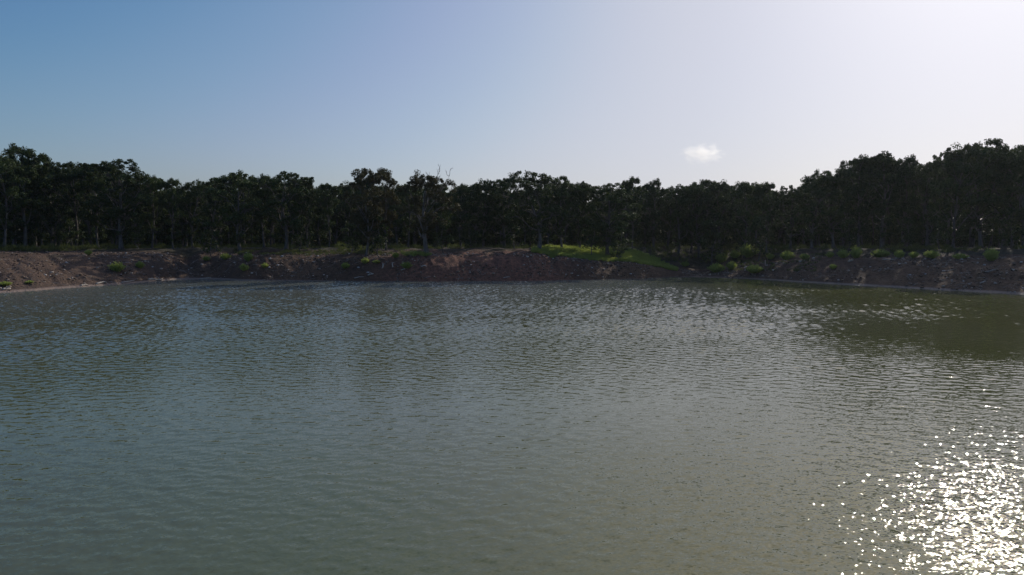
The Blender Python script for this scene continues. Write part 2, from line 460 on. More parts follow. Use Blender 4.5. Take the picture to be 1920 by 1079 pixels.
# ------------------------------------------------------------------ ground and water
def build_ground():
    azd = np.concatenate([np.arange(-180, -56, 2.0), np.arange(-56, -42, .5), np.arange(-42, 42, .14), np.arange(42, 56, .5), np.arange(56, 180, 2.0)])
    off = np.concatenate([[-30, -12, -5, -2.5, -1.2, -.6, -.25], np.arange(0, 2, .16), np.arange(2, 16, .28), np.arange(16, 45, .7), np.geomspace(46, 9000, 34)])
    a = np.radians(azd)
    rs = np.interp(azd, sh_az, sh_R) + .55 * fbm(azd * .55, azd * 0 + 3.3, 3, 5)
    R = rs[:, None] + off[None, :]
    X, Y = R * np.sin(a)[:, None], R * np.cos(a)[:, None]
    Z = terrain(X, Y)
    n, k = X.shape
    V = np.stack([X, Y, Z], -1).reshape(-1, 3)
    i = np.arange(n)[:, None]; j = np.arange(k - 1)[None, :]
    i2 = (i + 1) % n
    Q = np.stack([i * k + j, i * k + j + 1, i2 * k + j + 1, i2 * k + j], -1).reshape(-1, 4)
    V = np.concatenate([V, [[0, 0, -2.2]]])
    ii = np.arange(n)
    T = np.stack([np.full(n, n * k), ii * k, ((ii + 1) % n) * k], -1)
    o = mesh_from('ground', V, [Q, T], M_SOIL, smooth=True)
    assert len(o.data.vertices) == len(V)
    az2 = np.degrees(np.arctan2(V[:, 0], V[:, 1])); rr2 = np.hypot(V[:, 0], V[:, 1])
    d2 = rr2 - np.interp(az2, sh_az, sh_R)
    w2 = np.interp(az2, cr_az, [c[1 + 1] for c in CR]); L2 = np.interp(az2, cr_az, [c[3] for c in CR])
    lf = smooth((d2 - w2 - np.minimum(.25 * L2, 2) + 3 * fbm(V[:, 0] * .3, V[:, 1] * .3, 2, 2)) / 5)
    at = o.data.attributes.new('litter', 'FLOAT', 'POINT'); at.data.foreach_set('value', lf.astype(np.float32))
    tag(o, 'brown clay bank and woodland floor around the pond', kind='structure')
def build_water():
    azd = np.concatenate([np.arange(-180, -50, 2.5), np.arange(-50, -41, .6), np.arange(-41, 41, .1), np.arange(41, 50, .6), np.arange(50, 180, 2.5)])
    a = np.radians(azd)
    rs = np.interp(azd, sh_az, sh_R) + 1.6
    t = np.concatenate([np.linspace(2, 9, 12)[:-1] , 9 + np.cumsum(np.concatenate([[0], np.linspace(.045, .105, 1080)]))])
    t = t / t[-1]
    R = rs[:, None] * t[None, :]
    X, Y = R * np.sin(a)[:, None], R * np.cos(a)[:, None]
    r = np.random.default_rng(2024)
    Z = np.zeros_like(X); Z2 = np.zeros_like(X)
    fine = ((np.abs(azd) < 45).astype(float))[:, None]
    # wind waves running toward the camera: many short crests, long across the view
    for k in range(64):
        lam = .20 * (.85 / .20) ** (r.random() ** 1.4)
        th = math.radians(-90 + 8 + r.normal() * 36)
        kk = 2 * np.pi / lam
        slope = .0125 * (1.0 if lam < 1.4 else .7)
        ph = r.random() * 6.28
        w = slope / kk * np.sin(kk * (X * math.cos(th) + Y * math.sin(th)) + ph + 1.2 * np.sin(X * .11 + k) + 1.1 * np.sin(Y * .13 + 2 * k))
        if k % 2: Z += w
        else: Z2 += w
    g1 = smooth(.5 + 1.3 * fbm(X * .07, Y * .11, 3, 61)); g2 = smooth(.5 + 1.3 * fbm(X * .09 + 9, Y * .14, 3, 71))
    ex = (X - 36) / 21; ey = (Y - 38) / 9
    q = ex ** 2 + ey ** 2 + 1.6 * fbm(X * .10, Y * .17, 4, 81)
    calm = 1 - .50 * smooth((1.15 - q) * 1.3)
    Z = (Z * (.72 + .5 * g1) + Z2 * (.72 + .5 * g2)) * (1 - (.12 + .50 * smooth((56 - Y) / 10)) * smooth((X - 12) / 14)) * calm * fine * smooth((R - 6) / 5)
    near = smooth((36 - R) / 30)
    far = smooth((R - 24) / 24)
    Z = Z * (.62 + 1.85 * far + 1.3 * smooth((R - 58) / 25) * (1 - .6 * smooth((X - 10) / 20)))
    n, k = X.shape
    V = np.stack([X, Y, Z], -1).reshape(-1, 3)
    i = np.arange(n)[:, None]; j = np.arange(k - 1)[None, :]; i2 = (i + 1) % n
    Q = np.stack([i * k + j, i * k + j + 1, i2 * k + j + 1, i2 * k + j], -1).reshape(-1, 4)
    V = np.concatenate([V, [[0, 0, 0]]])
    ii = np.arange(n)
    T = np.stack([np.full(n, n * k), ii * k, ((ii + 1) % n) * k], -1)
    o = mesh_from('water', V, [Q, T], M_WATER, smooth=True)
    tag(o, 'murky grey green pond water with wind ripples', kind='structure')
build_ground(); build_water()

# ------------------------------------------------------------------ trees
def leaves(centres, radii, per, size, r, flat=1.0):
    """small leaf shaped faces spread through round tufts; returns V, quads"""
    n = len(centres)
    cc = np.repeat(centres, per, 0); rr = np.repeat(radii, per)
    d = r.normal(size=(n * per, 3)); d /= np.linalg.norm(d, axis=1)[:, None]
    rad = rr * r.random(n * per) ** .45
    P = cc + d * rad[:, None] * np.array([1, 1, .8 * flat])
    nrm = d * .6 + r.normal(size=d.shape) * .7 + np.array([0, 0, .35]); nrm /= np.linalg.norm(nrm, axis=1)[:, None]
    t = np.cross(nrm, r.normal(size=d.shape)); t /= np.linalg.norm(t, axis=1)[:, None]
    b = np.cross(nrm, t)
    L = (size * (.6 + .8 * r.random(n * per)))[:, None]; W = L * (.42 + .2 * r.random((n * per, 1)))
    V = np.stack([P - t * L * .55, P + b * W * .6 + nrm * L * .08, P + t * L * .55, P - b * W * .6 + nrm * L * .08], 1).reshape(-1, 3)
    Q = np.arange(n * per * 4).reshape(-1, 4)
    return V, Q

def make_tree(name, seed, H=11.0, width=6.4, base=.36, lean=0.0, nl=12, per=84, size=.18, tufts=15, mat=None, dead=False, slim=1.0, low=0.3):
    r = np.random.default_rng(seed)
    root = empty(name, (0, 0, 0))
    tr = MB()
    ln = np.array([lean, (r.random() - .5) * .3, 0])
    top = np.array([ln[0], ln[1], H * .80])
    trunk = curve((0, 0, -.25), top, 14, .9, r)
    trunk[0] = (0, 0, -.25)
    r0 = .20 * slim * H / 11
    rad = np.linspace(1, .22, 14) * r0; rad[0] *= 1.6; rad[1] *= 1.12
    tube(tr, trunk, rad, 9, r, .12)
    cents, rads = [], []
    ga = r.random() * 6.28
    tips = []
    for k in range(nl):
        f = (k + .5) / nl
        ga += 2.4 + (r.random() - .5) * .5
        zz = H * (base + (.93 - base) * f ** .85) + (r.random() - .5) * .5
        prof = math.sin(math.pi * (.18 + .72 * f)) ** .7
        rr = width / 2 * prof * (.45 + .45 * r.random()) * (1.0 if f < .9 else .4)
        e = np.array([math.cos(ga) * rr + ln[0] * zz / H, math.sin(ga) * rr + ln[1] * zz / H, zz - .35])
        k0 = int(np.clip(13 * (zz / H / .8 - .22 - .12 * r.random()), 3, 12))
        pts = curve(trunk[k0], e, 7, .9, r)
        rl = rad[k0] * .55
        tube(tr, pts, np.linspace(rl, rl * .28, 7), 6, r, .1)
        lobe = (.95 + .65 * r.random()) * width / 6.4
        tips.append((e, lobe, pts))
        nt_ = int(tufts * (.7 + .6 * r.random()) * (1.5 if f > .8 else 1))
        if f > .8: lobe = max(lobe, 1.25 * width / 6.4)
        for q in range(nt_):
            d = r.normal(size=3); d[2] = abs(d[2]) * .9 - .25; d /= np.linalg.norm(d)
            c = e + d * lobe * np.array([1.15, 1.15, .8]) * (.55 + .5 * r.random())
            cents.append(c); rads.append(.24 + .30 * r.random())
            if q % 2 == 0:
                s0 = pts[4 + r.integers(0, 3)]
                tube(tr, curve(s0, c, 4, .3, r), np.linspace(rl * .26, .012, 4), 4, r)
    # hanging low shoots on the trunk
    for q in range(int(20 * low / .3)):
        z = H * (.12 + .34 * r.random()); a = r.random() * 6.28; d = .4 + 1.1 * r.random()
        c = np.array([math.cos(a) * d, math.sin(a) * d, z]); cents.append(c); rads.append(.25 + .28 * r.random())
        tube(tr, curve((ln[0] * z / H, ln[1] * z / H, z - .3), c, 4, .3, r), np.linspace(.03, .01, 4), 4, r)
    tr_o = tr.build('trunk', M_BARK, root, True)
    V, Q = leaves(np.array(cents), np.array(rads), per, size, r)
    zt = np.quantile(V[:, 2], .998); sxy = H / zt
    V[:, 2] *= sxy
    tr_o.data.transform(__import__('mathutils').Matrix.Diagonal((1, 1, sxy, 1)))
    mesh_from('crown', V, [Q], mat or M_LEAF, root)
    if dead:
        db = MB()
        for (dx, dz, n2) in ((.5, 1.9, 4), (1.9, 2.3, 5), (3.2, 1.3, 4)):
            s0 = trunk[10] + np.array([dx * .3, 0, 0])
            e = np.array([trunk[-1][0] + dx, (r.random() - .5), H * .84 + dz])
            pts = curve(s0, e, 9, .9, r)
            tube(db, pts, np.linspace(.065, .016, 9), 5, r)
            for q in range(n2 + 2):
                a = pts[4 + r.integers(0, 5)]
                e2 = a + np.array([(r.random() - .4) * 1.5, (r.random() - .5), .25 + .8 * r.random()])
                pp = curve(a, e2, 5, .4, r)
                tube(db, pp, np.linspace(.035, .014, 5), 4, r)
                tube(db, curve(pp[2], pp[2] + np.array([(r.random() - .5) * .8, 0, .45]), 3, .2, r), (.02, .014, .01), 4, r)
        o = db.build('bare_branch', M_DEAD, root)
        o['label'] = 'leafless dead limbs sticking up above the crown'
    return root
def kids(o):
    return [c for c in bpy.data.objects if c.parent == o]
PROTO = []
spec = [dict(seed=1, H=11, width=6.4), dict(seed=2, H=11, width=7.0, lean=.8), dict(seed=3, H=11, width=5.6, base=.42, nl=10),
        dict(seed=4, H=11, width=6.8, base=.32, nl=12), dict(seed=5, H=11, width=6.0, lean=-.7, nl=10), dict(seed=6, H=11, width=7.4, base=.30, nl=13, slim=1.25),
        dict(seed=7, H=11, width=5.4, base=.46, nl=9, slim=.8), dict(seed=8, H=11, width=6.6, lean=-1.6, nl=12, slim=1.2)]
for s_ in spec:
    PROTO.append(make_tree('oak_tree', **s_))
P_OLIVE = make_tree('oak_tree', seed=41, H=11, width=6.8, nl=12, mat=M_LEAF_FLARE, base=.32)
P_DEAD = make_tree('oak_tree', seed=43, H=11, width=7.2, nl=12, mat=M_LEAF_FLARE, dead=True, slim=1.7, base=.34)
P_SAP = [make_tree('sapling', seed=60 + k, H=5.0, width=2.6, nl=6, tufts=6, per=34, size=.2, slim=.75, base=.3, low=.15) for k in range(3)]
KIDS = {id(p): kids(p) for p in PROTO + [P_OLIVE, P_DEAD] + P_SAP}
USED = set()
def put_tree(proto, loc, rz, sc, label, group, cat='tree'):
    if id(proto) not in USED:
        USED.add(id(proto)); o = proto
    else:
        o = proto.copy(); C.objects.link(o)
        for c in KIDS[id(proto)]:
            d = c.copy(); C.objects.link(d); d.parent = o
    o.location = loc; o.rotation_euler = (0, 0, rz); o.scale = sc
    tag(o, label, cat, group)
    return o

SIL_U = [0, 10, 30, 60, 75, 90, 130, 190, 230, 250, 265, 315, 360, 380, 390, 440, 460, 490, 540, 560, 580, 625, 640, 690, 705, 722, 745, 790, 850, 900, 945, 970, 978, 1000, 1050, 1090, 1102, 1150, 1165, 1190, 1202, 1235, 1246, 1270, 1290, 1350, 1400, 1440, 1460, 1490, 1520, 1580, 1590, 1650, 1690, 1735, 1750, 1765, 1795, 1845, 1880, 1920]
SIL_Y = [300, 285, 272, 275, 290, 306, 306, 310, 300, 312, 328, 335, 338, 349, 335, 325, 322, 328, 323, 330, 340, 345, 328, 318, 335, 318, 345, 325, 345, 342, 335, 350, 335, 323, 330, 340, 350, 345, 350, 332, 345, 336, 350, 348, 338, 338, 342, 342, 355, 345, 322, 316, 298, 287, 292, 305, 300, 275, 268, 263, 276, 276]
ROW1 = 'oak trees along the front edge of the wood'
# u, distance, top row in the photograph, width factor, prototype, turn, label
FRONT = [
 (8, 104, 294, 1.0, 0, 'broad dark oak cut by the left edge of the photo, thick straight trunk'),
 (46, 108, 272, 1.3, 2, 'tallest oak of the left end, open tufted top against the sky'),
 (96, 112, 304, 1.0, 3, 'dark round oak just right of the tallest oak at the left end'),
 (140, 114, 306, 1.2, 1, 'flat topped oak above the left bank, second right of the tall left oak'),
 (185, 112, 311, .95, 4, 'dark oak above the two small green bushes of the left bank'),
 (228, 110, 300, 1.3, 5, 'peaked oak over the left bank, just left of the step down'),
 (285, 114, 328, .9, 0, 'lower oak right of the step down in the left treeline'),
 (326, 113, 335, .85, 6, 'slender forked oak behind the gully of the left bank'),
 (362, 116, 338, .8, 7, 'small oak at the lowest dip of the left treeline'),
 (408, 112, 333, .95, 3, 'oak at the left shoulder of the rounded rise right of the left dip'),
 (452, 110, 322, 1.35, 1, 'wide dark oak at the top of the rounded rise right of the left dip'),
 (496, 113, 327, .95, 2, 'dark oak between the two highest crowns of the left middle rise'),
 (536, 111, 322, 1.3, 5, 'rugged topped oak at the right end of the left middle rise'),
 (577, 113, 339, .85, 4, 'oak on the slope of the treeline left of the tall olive oak'),
 (616, 112, 344, .85, 6, 'low oak squeezed against the left side of the tall olive oak'),
 (1010, 107, 322, 1.45, 7, 'large oak with leaning pale trunk above the left end of the bright grass'),
 (1054, 110, 330, 1.0, 3, 'full oak right beside the large leaning oak above the bright grass'),
 (1088, 112, 341, .85, 0, 'shorter oak left of the notch above the bright grass'),
 (865, 112, 345, .85, 2, 'dark green oak immediately right of the oak with dead limbs'),
 (905, 114, 337, .9, 1, 'oak with rounded open top behind the right part of the red clay mound'),
 (945, 115, 335, 1.05, 5, 'oak behind the right end of the red clay mound, beside a notch'),
 (765, 113, 346, .8, 0, 'low oak in the gap between the two olive brown oaks'),
 (1140, 110, 345, 1.4, 5, 'broad low crowned oak over the middle of the bright grass'),
 (1186, 116, 332, .8, 6, 'thin topped oak poking up over the right part of the bright grass'),
 (1226, 124, 336, .85, 2, 'airy topped oak above the lower end of the bright grass'),
 (1272, 123, 347, 1.0, 4, 'dark oak above the inlet, just left of the spot under the white cloud'),
 (1312, 122, 337, 1.2, 3, 'dark oak straight below the small white cloud'),
 (1350, 120, 339, 1.1, 1, 'dark oak just right of the one below the small white cloud'),
 (1396, 115, 342, .9, 0, 'dark oak behind the wooden stake, left of its neighbour with a spiky top'),
 (1437, 113, 342, .9, 6, 'spiky topped oak standing straight behind the wooden stake'),
 (1482, 113, 348, .9, 5, 'low oak at the dip right of the wooden stake'),
 (1522, 111, 322, .95, 7, 'oak on the slope where the treeline starts climbing to the right'),
 (1563, 110, 317, 1.2, 3, 'oak one crown left of the first high hump on the right'),
 (1608, 108, 293, 1.0, 0, 'tall oak at the left side of the first high hump on the right'),
 (1654, 107, 287, 1.25, 4, 'tallest oak of the first high hump on the right'),
 (1695, 108, 293, 1.0, 2, 'tall oak at the right side of the first high hump on the right'),
 (1736, 106, 305, .95, 5, 'oak in the dip between the two high humps on the right'),
 (1788, 101, 271, 1.05, 1, 'tall oak with long pale trunk, left side of the highest right hump'),
 (1840, 100, 262, 1.25, 3, 'tallest oak of the whole right side, tufted top against white sky'),
 (1882, 99, 277, 1.0, 7, 'tall oak just right of the tallest oak of the right side'),
 (1917, 97, 276, 1.0, 5, 'tall dark oak cut by the right edge of the photo'),
]
XT = .9
for (u, D, yt, wf, pk, lab) in FRONT:
    x, y, z = at_u(u, D)
    Ht = (CAM_H - z) + (YH - yt) * D / F_PX
    s = Ht / 11.0
    w = wf * max(1.0, (s * .5 + .5)) * XT / 1.0
    put_tree(PROTO[pk], (x, y, z), (u * 1.7) % 6.28 if pk != 7 else (.2 if u == 1010 else u % 6.28), (w, w, s * .985), lab, ROW1)
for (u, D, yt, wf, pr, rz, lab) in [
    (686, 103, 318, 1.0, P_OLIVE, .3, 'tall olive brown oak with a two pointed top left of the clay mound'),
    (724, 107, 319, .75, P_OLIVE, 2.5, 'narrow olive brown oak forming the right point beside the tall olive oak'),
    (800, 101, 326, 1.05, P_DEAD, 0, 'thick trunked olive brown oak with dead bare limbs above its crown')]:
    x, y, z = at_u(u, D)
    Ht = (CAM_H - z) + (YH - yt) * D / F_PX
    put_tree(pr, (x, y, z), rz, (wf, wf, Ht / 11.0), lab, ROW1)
# second and third rows: nothing but their tops and stems shows between the front trees
r2 = np.random.default_rng(5)
n2 = 0
for (D0, D1, step, drop) in ((125, 131, 40, 9), (134, 143, 44, 15)):
    u = -60.0
    while u < 1990:
        uu = u + (r2.random() - .5) * 18; D = D0 + (D1 - D0) * r2.random()
        if uu > 1500: D -= 6 * (uu - 1500) / 420
        x, y, z = at_u(uu, D)
        top = max(np.interp(uu + d_, SIL_U, SIL_Y) for d_ in (-26, -13, 0, 13, 26)) + drop * r2.random()
        Ht = (CAM_H - z) + (YH - top) * D / F_PX
        pk = int(r2.integers(0, 8)); w = .95 + .2 * r2.random()
        if 0 <= uu <= 1920:
            put_tree(PROTO[pk], (x, y, z), r2.random() * 6.28, (w, w, Ht / 11), 'dark oak inside the wood, half hidden behind the front trees', 'oak trees inside the wood behind the front row')
            n2 += 1
        u += step
# deeper wood and the wood beyond both edges of the view: one mass
def woodland():
    r = np.random.default_rng(77)
    tr = MB(); CV, CQ, n = [], [], 0
    spots = []
    for D0 in (147, 155, 164, 175, 188, 204, 222):
        for u in np.arange(-120, 2040, 46):
            spots.append((u + (r.random() - .5) * 24, D0 + 5 * r.random(), None))
    for side in (-1, 1):
        for az in np.arange(37.5, 72, 2.1):
            for k in range(4):
                spots.append((side * (az + r.random()), 112 + 9 * k + 4 * r.random(), 'az'))
    for (a, D, kind) in spots:
        if kind == 'az':
            aa = math.radians(a); rs = float(np.interp(a, sh_az, sh_R)); R = rs + 36 + (D - 112) if a < 0 else rs + 32 + (D - 112)
            x, y = R * math.sin(aa), R * math.cos(aa)
            z = float(terrain(x, y)); H = 12.5 + 2 * r.random()
        else:
            x, y, z = at_u(a, D)
            top = np.interp(np.clip(a, 0, 1920), SIL_U, SIL_Y) + 24
            H = (CAM_H - z) + (YH - top) * D / F_PX
        t = curve((x, y, z - .2), (x + (r.random() - .5), y, z + H * .8), 6, .6, r)
        tube(tr, t, np.linspace(.19, .06, 6), 5, r)
        m = 115
        d = r.normal(size=(m, 3)); d /= np.linalg.norm(d, axis=1)[:, None]
        rad = r.random(m) ** .33
        c = np.array([x, y, z + H * .60]) + d * rad[:, None] * np.array([3.4, 3.4, H * .40])
        V, Q = leaves(c, .5 + .3 * r.random(m), 22, .46, r)
        CV.append(V); CQ.append(Q + n); n += len(V)
        # shrub layer
        m = 60
        c = np.stack([x + (r.random(m) - .5) * 6, y + (r.random(m) - .5) * 5, z + .2 + 5.5 * r.random(m) ** 1.3], -1)
        V, Q = leaves(c, .5 + .4 * r.random(m), 18, .45, r)
        CV.append(V); CQ.append(Q + n); n += len(V)
    o = mesh_from('woodland', np.concatenate(CV), [np.concatenate(CQ)], M_LEAF)
    tag(o, 'dark depth of the oak wood behind the trees', kind='stuff')
    o2 = tr.build('woodland_stems', M_BARK)
    tag(o2, 'thin dark stems deep inside the oak wood', kind='stuff')
woodland()
# saplings
SAPS = [(70, 109, 418, 'leafy sapling between the two thick trunks at the left end'), (128, 111, 405, 'thin sapling with loose leaves left of the peaked left oak'),
        (262, 111, 410, 'dark sapling under the step down in the left treeline'), (395, 108, 415, 'sapling at the wood edge above the small bushes of the left middle bank'),
        (560, 109, 412, 'sapling under the oaks left of the tall olive oak'), (658, 105, 418, 'bushy sapling at the foot of the tall olive oak, on its left'),
        (706, 104, 402, 'pale leaved sapling at the foot of the tall olive oak, on its right'), (832, 103, 398, 'yellowish leaved sapling right of the thick trunk with dead limbs above'),
        (880, 110, 402, 'sapling behind the middle of the clay mound'), (965, 109, 405, 'sapling at the left tip of the bright grass'),
        (1110, 108, 410, 'sapling standing in the top edge of the bright grass'), (1165, 107, 415, 'low sapling over the right half of the bright grass'),
        (1335, 117, 412, 'sapling behind the inlet, under the white cloud'), (1420, 109, 408, 'sapling behind the wooden stake'), (1590, 106, 412, 'sapling lit through a gap left of the row of round bushes'),
        (1700, 103, 410, 'sapling above the round bushes of the right bank'), (1762, 100, 405, 'sapling left of the long pale trunk on the right'), (1895, 96, 390, 'yellow green sapling near the right edge of the photo')]
for k, (u, D, yt, lab) in enumerate(SAPS):
    x, y, z = at_u(u, D)
    Ht = (CAM_H - z) + (YH - yt) * D / F_PX
    s = Ht / 5.0
    put_tree(P_SAP[k % 3], (x, y, z), k * 1.3, (s, s, s), lab, 'saplings at the edge of the wood', 'sapling')

# ------------------------------------------------------------------ weeds, bushes, grass
def blades(r, n, rad, h, w, lean=.5, leafy=True):
    """a feathery clump: stems fanning out of one point with small side leaves"""
    a = r.random(n) * 6.28; q = r.random(n) ** .5
    bx, by = np.cos(a) * q * rad * .3, np.sin(a) * q * rad * .3
    tx, ty = np.cos(a) * q * rad, np.sin(a) * q * rad
    hh = h * (1 - .45 * q ** 2) * (.65 + .45 * r.random(n))
    base = np.stack([bx, by, -.05 + 0 * a], -1); tip = np.stack([tx, ty, hh], -1)
    side = np.stack([-np.sin(a + r.random(n) * 2), np.cos(a + r.random(n) * 2), 0 * a], -1) * w
    V = np.stack([base - side * .5, base + side * .5, (base + tip) * .5 + side * .6 + [0, 0, .06 * h], tip, (base + tip) * .5 - side * .6 + [0, 0, .06 * h]], 1)
    F = np.arange(n * 5).reshape(-1, 5)
    V = V.reshape(-1, 3)
    if not leafy: return V, [F]
    m = 9
    t = .35 + .65 * r.random((n, m))
    c = base[:, None, :] + (tip - base)[:, None, :] * t[..., None] + (r.random((n, m, 3)) - .5) * rad * .22
    V2, Q2 = leaves(c.reshape(-1, 3), np.full(n * m, .02), 1, .085 * (h / .8) ** .5, r)
    return np.concatenate([V, V2]), [F, Q2 + len(V)]
BUSH = []
for k in range(4):
    r = np.random.default_rng(200 + k)
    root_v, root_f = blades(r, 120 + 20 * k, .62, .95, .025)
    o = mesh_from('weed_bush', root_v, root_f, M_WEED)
    BUSH.append(o)
bused = set()
def bush(u, v, size_px, k, lab, sy=1.0, mat=None):
    g = ground_at(u, v)
    s = size_px / F_PX * g[1] / 1.15
    if k in bused:
        o = BUSH[k].copy(); C.objects.link(o)
    else:
        o = BUSH[k]; bused.add(k)
    o.location = tuple(g); o.rotation_euler = (0, 0, u * .77 % 6.28); o.scale = (s, s, s * sy)
    tag(o, lab, 'bush', 'green weed bushes on the bank')
BL = [
 (220, 509, 28, 0, 'bright green round bush on the brown left bank, the largest there', .8),
 (263, 503, 17, 1, 'small green bush right of the largest bush on the left bank', .9),
 (166, 478, 13, 2, 'small tuft at the crest of the left bank', .9),
 (10, 536, 22, 3, 'dull green tuft low on the left bank near the photo edge', .45),
 (55, 533, 15, 1, 'faint low tuft near the water on the left bank', .45),
 (387, 489, 14, 0, 'small bush just right of the gully in the left bank', .8),
 (423, 487, 18, 2, 'bush second right of the gully in the left bank', .8),
 (466, 490, 17, 3, 'tall loose bush above the bright bush by the dark slope', 1.3),
 (458, 509, 18, 1, 'bright small bush near the water left of the dark slope', .9),
 (497, 503, 13, 0, 'sparse dry looking tuft on the top of the dark slope', .9),
 (648, 504, 17, 2, 'green bush low on the dark bank below the tall olive oak', .8),
 (685, 494, 15, 0, 'small bush right above the low bush under the tall olive oak', .9),
 (706, 494, 16, 3, 'flat pale tuft beside the bleached stumps', .5),
 (762, 504, 22, 1, 'bright yellow green bush at the left side of the red clay mound', .7),
 (742, 484, 14, 2, 'thin tuft in front of the thick trunk of the oak with dead limbs', .9),
 (1284, 500, 16, 0, 'small bush alone in the dark inlet valley', .7),
 (1352, 492, 22, 3, 'upper bush of the slope right of the inlet', 1.0),
 (1343, 511, 34, 1, 'wide low bush near the water right of the inlet', .6),
 (1372, 505, 20, 0, 'rounded bush between the inlet and the wooden stake', .9),
 (1414, 512, 32, 2, 'low spreading bush below the wooden stake', .6),
 (1405, 482, 36, 3, 'big spiky bush up the slope left of the wooden stake', .9),
 (1378, 484, 20, 1, 'dim bush left of the big spiky bush above the stake', .9),
 (1444, 487, 15, 0, 'small dark bush just above the wooden stake', .9),
 (1476, 487, 26, 2, 'green bush right of the wooden stake', .8),
 (1508, 487, 18, 3, 'small dull bush left of the row of round bushes', .8),
 (1556, 483, 16, 1, 'first small bush of the round bush row on the right bank', .8),
 (1580, 484, 22, 0, 'round bush just left of the brightest bush on the right bank', .9),
 (1605, 484, 22, 1, 'brightest and tallest round bush on the crest of the right bank', 1.25),
 (1651, 483, 32, 2, 'wide low bush right of the brightest round bush', .6),
 (1686, 484, 18, 3, 'round topped bush on thin stem right of the wide low bush', 1.1),
 (1713, 484, 18, 0, 'bright round bush fourth right of the brightest bush', .8),
 (1747, 484, 30, 1, 'dull wide bush right of centre on the crest of the right bank', .6),
 (1800, 486, 26, 2, 'dim low bush under the long pale trunk on the right', .5),
 (1858, 489, 24, 3, 'tall feathery bush on the crest near the right edge', 1.3),
 (1562, 505, 14, 0, 'tiny tuft halfway down the right bank', .8),
]
for (u, v, sz, k, lab, sy) in BL:
    bush(u, v, sz, k, lab, sy)

def scatter(name, label, pts, mat, hmin, hmax, per, width, seed, spread=.28, leafy=True):
    r = np.random.default_rng(seed); mb = MB()
    for (x, y) in pts:
        z = float(terrain(x, y)); h = hmin + (hmax - hmin) * r.random() ** 1.6
        V, F = blades(r, per, spread * (.6 + h), h, width, leafy=leafy)
        mb.add(V + np.array([x, y, z]), F)
    o = mb.build(name, mat); tag(o, label, kind='stuff'); return o
def in_band(n, fu, seed, gaps=True):
    """fu(u) -> (d0,d1) metres beyond the shoreline or None"""
    r = np.random.default_rng(seed); out = []
    while len(out) < n:
        u = r.random() * 2040 - 60; b = fu(u)
        if b is None: continue
        az = math.atan((u - CX) / F_PX); rs = float(np.interp(math.degrees(az), sh_az, sh_R))
        d = b[0] + (b[1] - b[0]) * r.random()
        p = b[2] if len(b) > 2 else 1.0
        if r.random() > p: continue
        R = rs + d; x, y = R * math.sin(az), R * math.cos(az)
        if gaps and vnoise(np.array(x * .35), np.array(y * .35), 9) < -.12: continue
        out.append((x, y))
    return out
def f_grass(u):
    if not 1000 < u < 1268: return None
    w = np.interp(u, [1000, 1060, 1100, 1180, 1225, 1268], [7.5, 6.0, 5.4, 5.0, 4.2, 3.2]); top = np.interp(u, [1000, 1040, 1150, 1225, 1268], [11, 16, 17, 13, 6])
    return (w, top)
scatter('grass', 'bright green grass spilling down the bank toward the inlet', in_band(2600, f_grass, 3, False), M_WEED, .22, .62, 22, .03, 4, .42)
def f_edge(u):
    e = np.interp(u, [0, 200, 350, 480, 700, 1000, 1050, 1300, 1500, 1900], [30, 26, 17, 17, 13, 14, 14, 11, 17, 22])
    return (e, e + 14)
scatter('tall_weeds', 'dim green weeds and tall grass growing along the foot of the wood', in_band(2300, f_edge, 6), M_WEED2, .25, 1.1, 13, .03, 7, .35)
scatter('dry_grass', 'scattered dry stems on the bare bank', in_band(420, lambda u: (2, 22 if u < 300 or u > 1350 else 12), 16), M_DRY, .12, .5, 5, .02, 17, .25, False)
def f_top(u):
    if 440 < u < 800 : return (8, 14)
    if 1330 < u < 1560: return (3, 16)
    if 740 < u < 810 : return (8, 14)
    return None
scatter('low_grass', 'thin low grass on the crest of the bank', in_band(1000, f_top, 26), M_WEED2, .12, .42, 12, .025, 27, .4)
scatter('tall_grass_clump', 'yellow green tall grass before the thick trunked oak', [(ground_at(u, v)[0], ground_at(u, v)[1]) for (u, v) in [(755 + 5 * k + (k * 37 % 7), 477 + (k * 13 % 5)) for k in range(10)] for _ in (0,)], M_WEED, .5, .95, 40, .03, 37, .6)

# ------------------------------------------------------------------ stones, sticks, logs, stake
def blob(r, n=1, sq=.6):
    t = (1 + 5 ** .5) / 2
    V = np.array([(-1, t, 0), (1, t, 0), (-1, -t, 0), (1, -t, 0), (0, -1, t), (0, 1, t), (0, -1, -t), (0, 1, -t), (t, 0, -1), (t, 0, 1), (-t, 0, -1), (-t, 0, 1)], float)
    V /= np.linalg.norm(V[0])
    F = np.array([(0, 11, 5), (0, 5, 1), (0, 1, 7), (0, 7, 10), (0, 10, 11), (1, 5, 9), (5, 11, 4), (11, 10, 2), (10, 7, 6), (7, 1, 8), (3, 9, 4), (3, 4, 2), (3, 2, 6), (3, 6, 8), (3, 8, 9), (4, 9, 5), (2, 4, 11), (6, 2, 10), (8, 6, 7), (9, 8, 1)])
    V = V * (.7 + .6 * r.random((12, 1))) * np.array([1 + .5 * r.random(), 1, sq])
    return V, F
